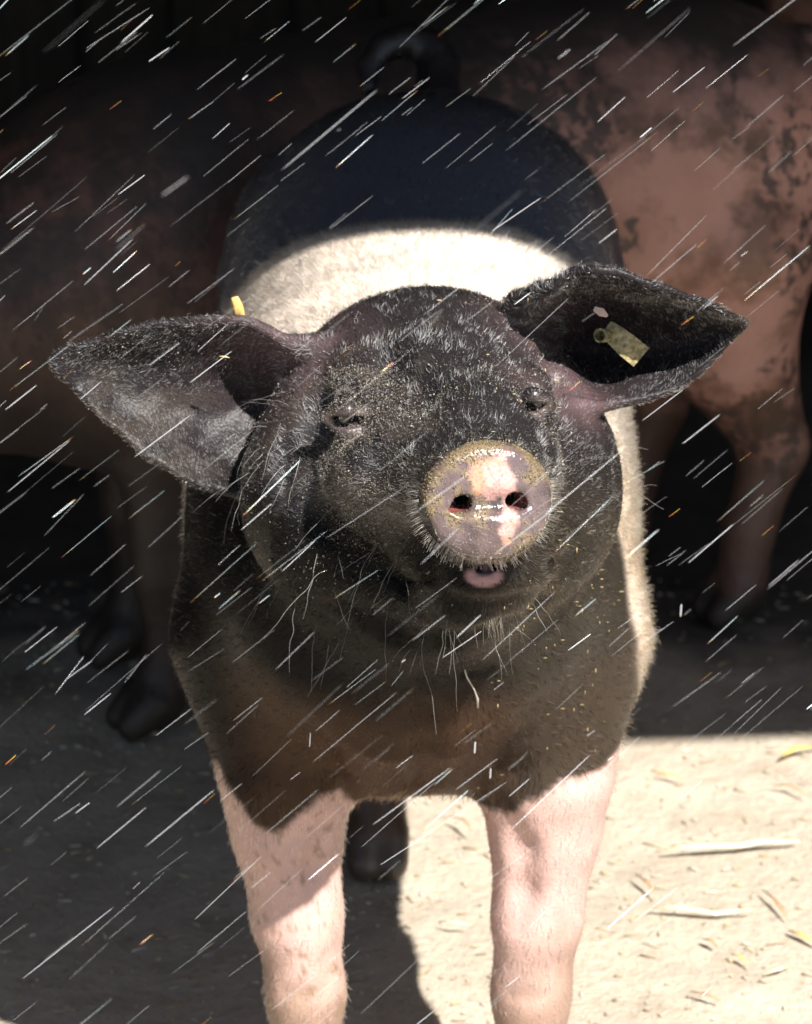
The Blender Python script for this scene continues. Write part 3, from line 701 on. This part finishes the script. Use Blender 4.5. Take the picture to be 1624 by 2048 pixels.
def rim_bristles():
    out = []
    for t in np.concatenate([rng.uniform(-.25, math.pi*1.0, 0), rng.uniform(math.pi*.92, math.pi*2.08, 330)]):
        u, v = math.cos(t), math.sin(t); p = SN_C+SN_R*u*.0500+SN_U*v*.0450-SN_N*rng.uniform(.006, .016)
        d = unit(SN_R*u+SN_U*v+SN_N*rng.uniform(.0, .5)+rng.normal(0, .18, 3)); l = rng.uniform(.005, .011); s = np.linspace(0, 1, 4)[:, None]
        out.append(p+d*l*s+SN_N*l*.5*s*s)
    return np.array(out)
rb = rim_bristles()
curves_obj('snout_bristles', rb, np.full(rb.shape[:2], .00016), np.tile([.45, .42, .36], (len(rb), 1)), pig, MAT['hair'])
# eyes
for c, r in ((EYE_A, .0125), (EYE_B, .0105)):
    v, f = uv_sphere(r, 20, 14); o = bpy.data.objects.new('eye', poly_mesh('eye', v, f, MAT['eye'])); o.location = np.array(c)+(0, r*.95+.0065, 0)-np.array(pig.location); link(o, pig)

# crumbs of dirt and beads of water on the wet face: too many to count, joined
OCT_V = np.array([(1,0,0),(-1,0,0),(0,1,0),(0,-1,0),(0,0,1),(0,0,-1)], float); OCT_F = np.array([(0,2,4),(2,1,4),(1,3,4),(3,0,4),(2,0,5),(1,2,5),(3,1,5),(0,3,5)])
ICO_T = (1+5**.5)/2
ICO_V = np.array([(-1,ICO_T,0),(1,ICO_T,0),(-1,-ICO_T,0),(1,-ICO_T,0),(0,-1,ICO_T),(0,1,ICO_T),(0,-1,-ICO_T),(0,1,-ICO_T),(ICO_T,0,-1),(ICO_T,0,1),(-ICO_T,0,-1),(-ICO_T,0,1)])/math.hypot(1, ICO_T)
ICO_F = np.array([(0,11,5),(0,5,1),(0,1,7),(0,7,10),(0,10,11),(1,5,9),(5,11,4),(11,10,2),(10,7,6),(7,1,8),(3,9,4),(3,4,2),(3,2,6),(3,6,8),(3,8,9),(4,9,5),(2,4,11),(6,2,10),(8,6,7),(9,8,1)])
def scatter(name, p, r, cols, mat, sq=None, base=(ICO_V, ICO_F), smooth=True, parent=None, jitter=.0, at='tint'):
    bv, bf = base; n = len(p); vv = np.repeat(bv[None], n, 0)
    if jitter: vv = vv*(1+rng.normal(0, jitter, vv.shape[:2]+(1,)))
    if sq is not None: vv = vv*sq[:, None, :]
    v = vv*r[:, None, None]+p[:, None, :]; f = bf[None]+(np.arange(n)*len(bv))[:, None, None]
    o = mesh_obj(name, v.reshape(-1, 3), f.reshape(-1, bf.shape[1]), mat, parent, smooth)
    if cols is not None: set_attr(o.data, at, np.repeat(cols, len(bv), 0))
    tag(o, kind='stuff'); return o
MAT['crumb'] = m_vcol('dried_dirt', 'tint', .7, .3)
fx, fy, fz = V.T
face = reg['black']*sstep(.06, -.02, fy)*sstep(.50, .60, fz)
patch = fbm(V+1.3, 16, 3); front = sstep(-.25, .35, VN@unit((.1, -.75, .6)))
wd = face*(1-reg['disc'])*sstep(.42, .66, patch)*front*.25*sstep(.66, .70, fz)
for c, r, a_ in ((P(790, 950, -.14), .05, 3.0), (P(690, 800, -.1), .025, 3), (P(760, 830, -.11), .03, 2), (P(740, 1010, -.11), .04, 1.2), (P(1000, 850, -.12), .03, 1.5), (P(300, 780, 0), .08, .35)):
    wd = wd+a_*face*front*np.exp(-((V-c)**2).sum(1)/r**2)*(1-reg['disc'])
gp, gn = sample(V, FQ, wd, 13000); gr = rng.uniform(.00016, .00038, 13000)*(1+(rng.random(13000) < .04)*1.0)
gc = np.where(rng.random((13000, 1)) < .6, np.array([[.20, .185, .165]]), np.array([[.15, .13, .10]]))*rng.uniform(.5, 1.4, (13000, 1))
scatter('dirt_crumbs', gp+gn*.0022, gr, gc, MAT['crumb'], rng.uniform(.6, 1.5, (13000, 3)), jitter=.15, smooth=False, parent=pig)
wm = reg['disc']*reg['mud']*(VN@SN_N > -.2)
mp_, mn_ = sample(V, FQ, wm, 1500); mc_ = np.array([[.115, .088, .05]])*rng.uniform(.6, 1.5, (1500, 1))
scatter('snout_mud', mp_+mn_*.0002, rng.uniform(.0003, .0008, 1500), mc_, MAT['crumb'], rng.uniform(.6, 1.5, (1500, 3)), jitter=.2, smooth=False, parent=pig)
# chaff stuck to neck, breast and flank
wc = reg['black']*sstep(.25, .05, fy)*sstep(.33, .40, fz)*sstep(-.05, .14, fx)*front*sstep(.35, .6, patch)+.25*reg['belt']*(fx > .12)+.3*reg['disc']*front
cp, cn = sample(V, FQ, wc, 240); sq = np.stack([rng.uniform(.5, 1, 240), rng.uniform(.5, 1, 240), rng.uniform(.5, 5, 240)], 1)
sq2 = sq.copy(); m_ = rng.random(240) < .5; sq2[m_] = sq[m_][:, [2, 0, 1]]
scatter('chaff_flecks', cp+cn*.0025, rng.uniform(.0003, .0007, 240), np.array([[.30, .23, .11]])*rng.uniform(.5, 1.3, (240, 1)), MAT['crumb'], sq2, smooth=False, parent=pig)
wb = reg['disc']*3.0*np.clip(VN@SN_N, 0, 1)*(reg['wn'] > -.012)+.10*face*front
for E in (EAR_A, EAR_B):
    c = E[:, 0].mean(0)
    for q in np.linspace(4, 40, 9).astype(int): wb = wb+.8*np.exp(-((V-E[q, 0])**2).sum(1)/.012**2)
wp, wn_ = sample(V, FQ, wb, 2200); wr = rng.uniform(.00035, .0012, 2200)
scatter('water_beads', wp+wn_*.0006, wr, None, MAT['water'], parent=pig)
# ------------------------------------------------------------------ ear tag (fixed to the pig)
def ribbon(pts, widths, up, thick):
    """a bent strip of real thickness along pts; widths half widths"""
    pts = np.asarray(pts, float); v = []; n = len(pts)
    for i in range(n):
        t = unit(pts[min(i+1, n-1)]-pts[max(i-1, 0)]); s = unit(np.cross(t, up)); nn = np.cross(s, t)
        for a, b in ((-1, -1), (1, -1), (1, 1), (-1, 1)): v.append(pts[i]+s*a*widths[i]+nn*b*thick/2)
    f = []
    for i in range(n-1):
        for q in range(4): f.append((4*i+q, 4*i+(q+1) % 4, 4*i+4+(q+1) % 4, 4*i+4+q))
    f.append((3, 2, 1, 0)); f.append((4*n-4, 4*n-3, 4*n-2, 4*n-1)); return np.array(v), np.array(f)
tg = empty('ear_tag', P(1225, 672, -.012)); tg.parent = pig; tg.matrix_parent_inverse = Matrix.Translation(-pig.location)
def tagpart(name, v, f, mat):
    o = bpy.data.objects.new(name, poly_mesh(name, v-np.array(tg.location), f, mat, False)); link(o, tg); return o
a0, a1, a2, a3 = P(1212, 655, -.010), P(1232, 672, -.014), P(1255, 692, -.016), P(1282, 714, -.012)
v, f = ribbon([a0, a1, a2, a3], [.0065, .0085, .0095, .0095], unit((0, -1, .25)), .0016); tagpart('tag_flap', v, f, MAT['tag'])
def tube(a, b, r0, r1, k=14, wall=.0015):
    ax = unit(b-a); s = unit(np.cross(ax, (0, .3, 1))); u = np.cross(ax, s); v = []; f = []
    for (c, r) in ((a, r0), (b, r1), (b, r1-wall), (a, r0-wall)):
        for i in range(k): v.append(c+r*(s*math.cos(2*math.pi*i/k)+u*math.sin(2*math.pi*i/k)))
    for q in range(4):
        for i in range(k): f.append((q*k+i, q*k+(i+1) % k, ((q+1) % 4)*k+(i+1) % k, ((q+1) % 4)*k+i))
    return np.array(v), np.array(f)
v, f = tube(P(1222, 672, -.006), P(1200, 671, -.022), .0050, .0058); tagpart('tag_stud', v, f, MAT['tag'])
v, f = ribbon([P(1188, 617, -.022), P(1202, 624, -.022), P(1214, 632, -.018)], [.0018, .0034, .0012], unit((0, -1, .3)), .0012)
tagpart('tag_chip', v, f, m_plain('pale_pink_plastic', (.40, .29, .27), .5))

# ------------------------------------------------------------------ straw
def stalk(pts, r, flat=.45):
    pts = np.asarray(pts, float); n = len(pts); v = []; k = 6
    for i in range(n):
        t = unit(pts[min(i+1, n-1)]-pts[max(i-1, 0)]); s = unit(np.cross(t, (0.02, 0, 1))) if abs(t[2]) < .9 else unit(np.cross(t, (0, 1, 0))); u = np.cross(s, t)
        for q in range(k): v.append(pts[i]+s*r[i]*math.cos(2*math.pi*q/k)+u*r[i]*flat*math.sin(2*math.pi*q/k))
    f = [(i*k+q, i*k+(q+1) % k, (i+1)*k+(q+1) % k, (i+1)*k+q) for i in range(n-1) for q in range(k)]
    f += [tuple(range(k-1, -1, -1)), tuple((n-1)*k+q for q in range(k))]
    return np.array(v), f
def straw(name, pts, r, mat, label, cat, group=None, flat=.45):
    pts = np.asarray(pts, float); v, f = stalk(pts, r, flat); c = pts[len(pts)//2]
    o = bpy.data.objects.new(name, poly_mesh(name, v-c, f, mat)); o.location = c; link(o); tag(o, label, cat, group); return o
straw('straw_stalk', [P(484, 668, .01), P(480, 636, .0), P(475, 612, -.002), P(469, 594, -.004)], [.0035, .0046, .0044, .0030], MAT['straw'], 'broken golden straw sticking up behind the left ear of the black pig', 'straw', flat=.3)
straw('straw_fleck', [P(440, 703, -.01)+(0, -.012, 0), P(452, 703, -.01)+(0, -.013, 0), P(460, 706, -.01)+(0, -.012, 0)], [.0008, .0013, .0006], MAT['straw'], 'tiny yellow straw fleck lying in the pig ear at left', 'straw')
straw('grass_strand', [P(921, 1300, -.06), P(925, 1325, -.066), P(934, 1355, -.066), P(948, 1378, -.06), P(955, 1398, -.056), P(956, 1416, -.054)], [.0004, .0006, .0007, .0007, .0010, .0007], MAT['strand'], 'thin pale strand hanging below the chin of the black pig', 'strand', flat=.6)
def gp_(px, py):   # a point on the ground seen at that place
    d = DV+np.array([1, 0, 0])*(px-812)/FPX+UV*(1024-py)/FPX; t = CAM[2]/-d[2]; q = CAM+d*t
    q[2] = .003; return q
for pts, r, mk, lab in (
    ([(1330,1706),(1400,1704),(1480,1698),(1530,1694),(1598,1690)], .0042, 'pale', 'longest pale straw lying on the sunlit sand at right'),
    ([(1302,1822),(1360,1828),(1430,1834),(1505,1831)], .0034, 'pale', 'second long straw on the sunlit sand, below the longest one'),
    ([(1270,1754),(1292,1775),(1312,1795)], .0022, 'brown', 'short brown stem slanting left of the long pale straw'),
    ([(1525,1786),(1550,1812),(1575,1845)], .0020, 'brown', 'dark bent twig on the sand between the two long straws at right'),
    ([(1576,1868),(1600,1880),(1632,1898)], .0036, 'straw', 'orange straw reaching in at the right edge of the picture'),
    ([(1562,1520),(1590,1508),(1640,1498)], .0050, 'straw', 'broad golden straw near the shade line at the right edge'),
    ([(1310,1558),(1340,1560),(1368,1566)], .0026, 'straw', 'golden straw on the sand just beside the pale leg at right'),
    ([(1545,1577),(1580,1582),(1612,1596)], .0024, 'brown', 'brown stem on the sand near the right edge, under the broad golden straw'),
    ([(1405,1885),(1420,1893),(1434,1900)], .0030, 'brown', 'small brown chip on the sand below the second long straw'),
    ([(900,1640),(925,1650),(945,1668)], .0022, 'brown', 'thin brown stem on the sand between the two pale legs'),
    ([(1380,1990),(1410,2000),(1440,2010)], .0022, 'brown', 'dark thin stem near the bottom edge at right'),
    ([(1460,1915),(1480,1925),(1496,1936)], .0024, 'straw', 'yellow straw bit low at right, left of the orange straw'),
    ([(1530,1955),(1560,1950),(1580,1938)], .0028, 'pale', 'pale straw bit with a raised end near the lower right corner'),
    ([(880,1850),(912,1858),(940,1856)], .0022, 'pale', 'pale straw on the lit sand between the pale legs, low down')):
    q = [gp_(*a) for a in pts]; n = len(q); rr = [r*(.35 if i in (0, n-1) else 1) for i in range(n)]
    for i in range(n): q[i][2] = .004+.003*(i % 2)
    straw('straw_stalk', q, rr, MAT[mk], lab, 'straw', 'straw lying on the sunlit ground', .4)
# chaff and grit over the whole yard: uncountable
n = 3600; xy = np.stack([rng.uniform(-1.0, 1.1, n), rng.uniform(-.05, 1.5, n), np.full(n, .002)], 1)
ang = rng.normal(0, .7, n); ln = rng.gamma(1.4, .0020, n)+.0006
Vc, Fc = [], []
B = np.array([(-1,-1,-1),(1,-1,-1),(1,1,-1),(-1,1,-1),(-1,-1,1),(1,-1,1),(1,1,1),(-1,1,1)], float); BF = np.array([(0,3,2,1),(4,5,6,7),(0,1,5,4),(1,2,6,5),(2,3,7,6),(3,0,4,7)])
lv = B[None]*np.stack([ln, np.minimum(rng.uniform(.0004, .0012, n), ln), rng.uniform(.0003, .0009, n)], 1)[:, None, :]
ca, sa = np.cos(ang), np.sin(ang); lx = lv[..., 0]*ca[:, None]-lv[..., 1]*sa[:, None]; ly = lv[..., 0]*sa[:, None]+lv[..., 1]*ca[:, None]
vv = np.stack([lx, ly, lv[..., 2]], -1)+xy[:, None, :]
# sit on the uneven sand
pz = np.stack([xy[:, 0], xy[:, 1], 0*xy[:, 0]], 1); vv[..., 2] += ((fbm(pz, 9, 4)-.5)*.012+(vnoise(pz, 1.5)-.5)*.012-.004)[:, None]
pal = np.array([(.50, .43, .30), (.45, .35, .19), (.36, .29, .20), (.55, .51, .43), (.29, .235, .165)]); cc = pal[rng.choice(5, n, p=[.3, .2, .2, .18, .12])]*rng.uniform(.7, 1.15, (n, 1))
o = mesh_obj('straw_chaff', vv.reshape(-1, 3), (BF[None]+(np.arange(n)*8)[:, None, None]).reshape(-1, 4), MAT['crumb'], smooth=False)
set_attr(o.data, 'tint', np.repeat(np.clip(cc, 0, .85), 8, 0)); tag(o, 'loose straw chaff and grit strewn over the yard floor', None, None, 'stuff')

# ------------------------------------------------------------------ water spray: motion streaks of drops, built as thin spindles, in front of and around the pig
def spray():
    n = 640; S = 5; vs_, fs_, cs_, as_ = [], [], [], []
    prof = [(0, .0), (.04, .6), (.14, .9), (.24, 1.0), (.76, 1.0), (.86, .9), (.96, .6), (1, .0)]
    drips = [(950, 1495, .0085, .0008), (981, 1547, .0075, .0007), (1362, 1221, .009, .0007), (620, 1480, .010, .0003)]   # slow drops falling from the chin
    for i in range(n):
        px, py = rng.uniform(-40, 1664), rng.uniform(-40, 2090)
        if i < 4: px, py = drips[i][:2]
        if i > 3 and 520 < px < 1250 and 500 < py < 1250 and rng.random() < .5: continue
        if i > 3 and px > 1200 and py > 1480 and rng.random() < .5: continue
        dep = rng.choice([rng.uniform(2.95, 3.12), rng.uniform(2.75, 3.0), rng.uniform(2.3, 2.6)], p=[.82, .16, .02])
        p = CAM+(DV+np.array([1, 0, 0])*(px-812)/FPX+UV*(1024-py)/FPX)*dep
        ang = R_(rng.normal(39, 2.6) if rng.random() < .975 else rng.uniform(25, 60))
        d = unit(np.array([1, 0, 0])*math.cos(ang)+UV*math.sin(ang)+DV*rng.normal(.1, .25))
        L = np.clip(rng.lognormal(math.log(.030), .5), .005, .08)
        strong = rng.random()
        r = rng.uniform(.00004, .00009) if strong < .84 else rng.uniform(.0001, .00022)
        if rng.random() < .05: L *= .25; r *= 1.5
        cov = rng.uniform(.12, .45) if strong < .6 else rng.uniform(.5, 1.0)
        if dep < 2.65: r *= 1.3; cov *= .5
        if i < 4: d = unit(UV+np.array([.06, 0, 0])); L, r = drips[i][2:]; cov = .22
        s = unit(np.cross(d, DV)); u = np.cross(d, s); b0 = len(vs_)*0+sum(1 for _ in ())  # local base below
        base = len(vs_)
        k = rng.random(); rot = rng.random()
        if k < .06: L = min(L, .011)
        for t, w_ in prof:
            c = np.array([.86, .88, .93])
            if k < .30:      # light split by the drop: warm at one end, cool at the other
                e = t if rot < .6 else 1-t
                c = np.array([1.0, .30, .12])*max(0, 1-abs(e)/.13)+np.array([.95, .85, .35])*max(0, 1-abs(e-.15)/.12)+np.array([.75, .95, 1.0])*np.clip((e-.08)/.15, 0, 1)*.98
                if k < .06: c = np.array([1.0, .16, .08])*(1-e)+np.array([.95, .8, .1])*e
            for q in range(S):
                a = 2*math.pi*q/S; vs_.append(p+d*L*(t-.5)*2*.5+(s*math.cos(a)+u*math.sin(a))*r*max(w_, .05)); cs_.append(np.clip(c, 0, 1)); as_.append(cov*(.35 if t in (0, 1) else 1))
        for j in range(len(prof)-1):
            for q in range(S): fs_.append((base+j*S+q, base+j*S+(q+1) % S, base+(j+1)*S+(q+1) % S, base+(j+1)*S+q))
    return np.array(vs_), np.array(fs_), np.array(cs_), np.array(as_, np.float32)
sv, sf, sc_, sa_ = spray()
o = mesh_obj('water_spray', sv, sf, MAT['spray'])
set_attr(o.data, 'tint', sc_); a = o.data.attributes.new('cover', 'FLOAT', 'POINT'); a.data.foreach_set('value', sa_)
tag(o, 'slanting motion streaks of sunlit water spray flying in front of the pig', None, None, 'stuff')
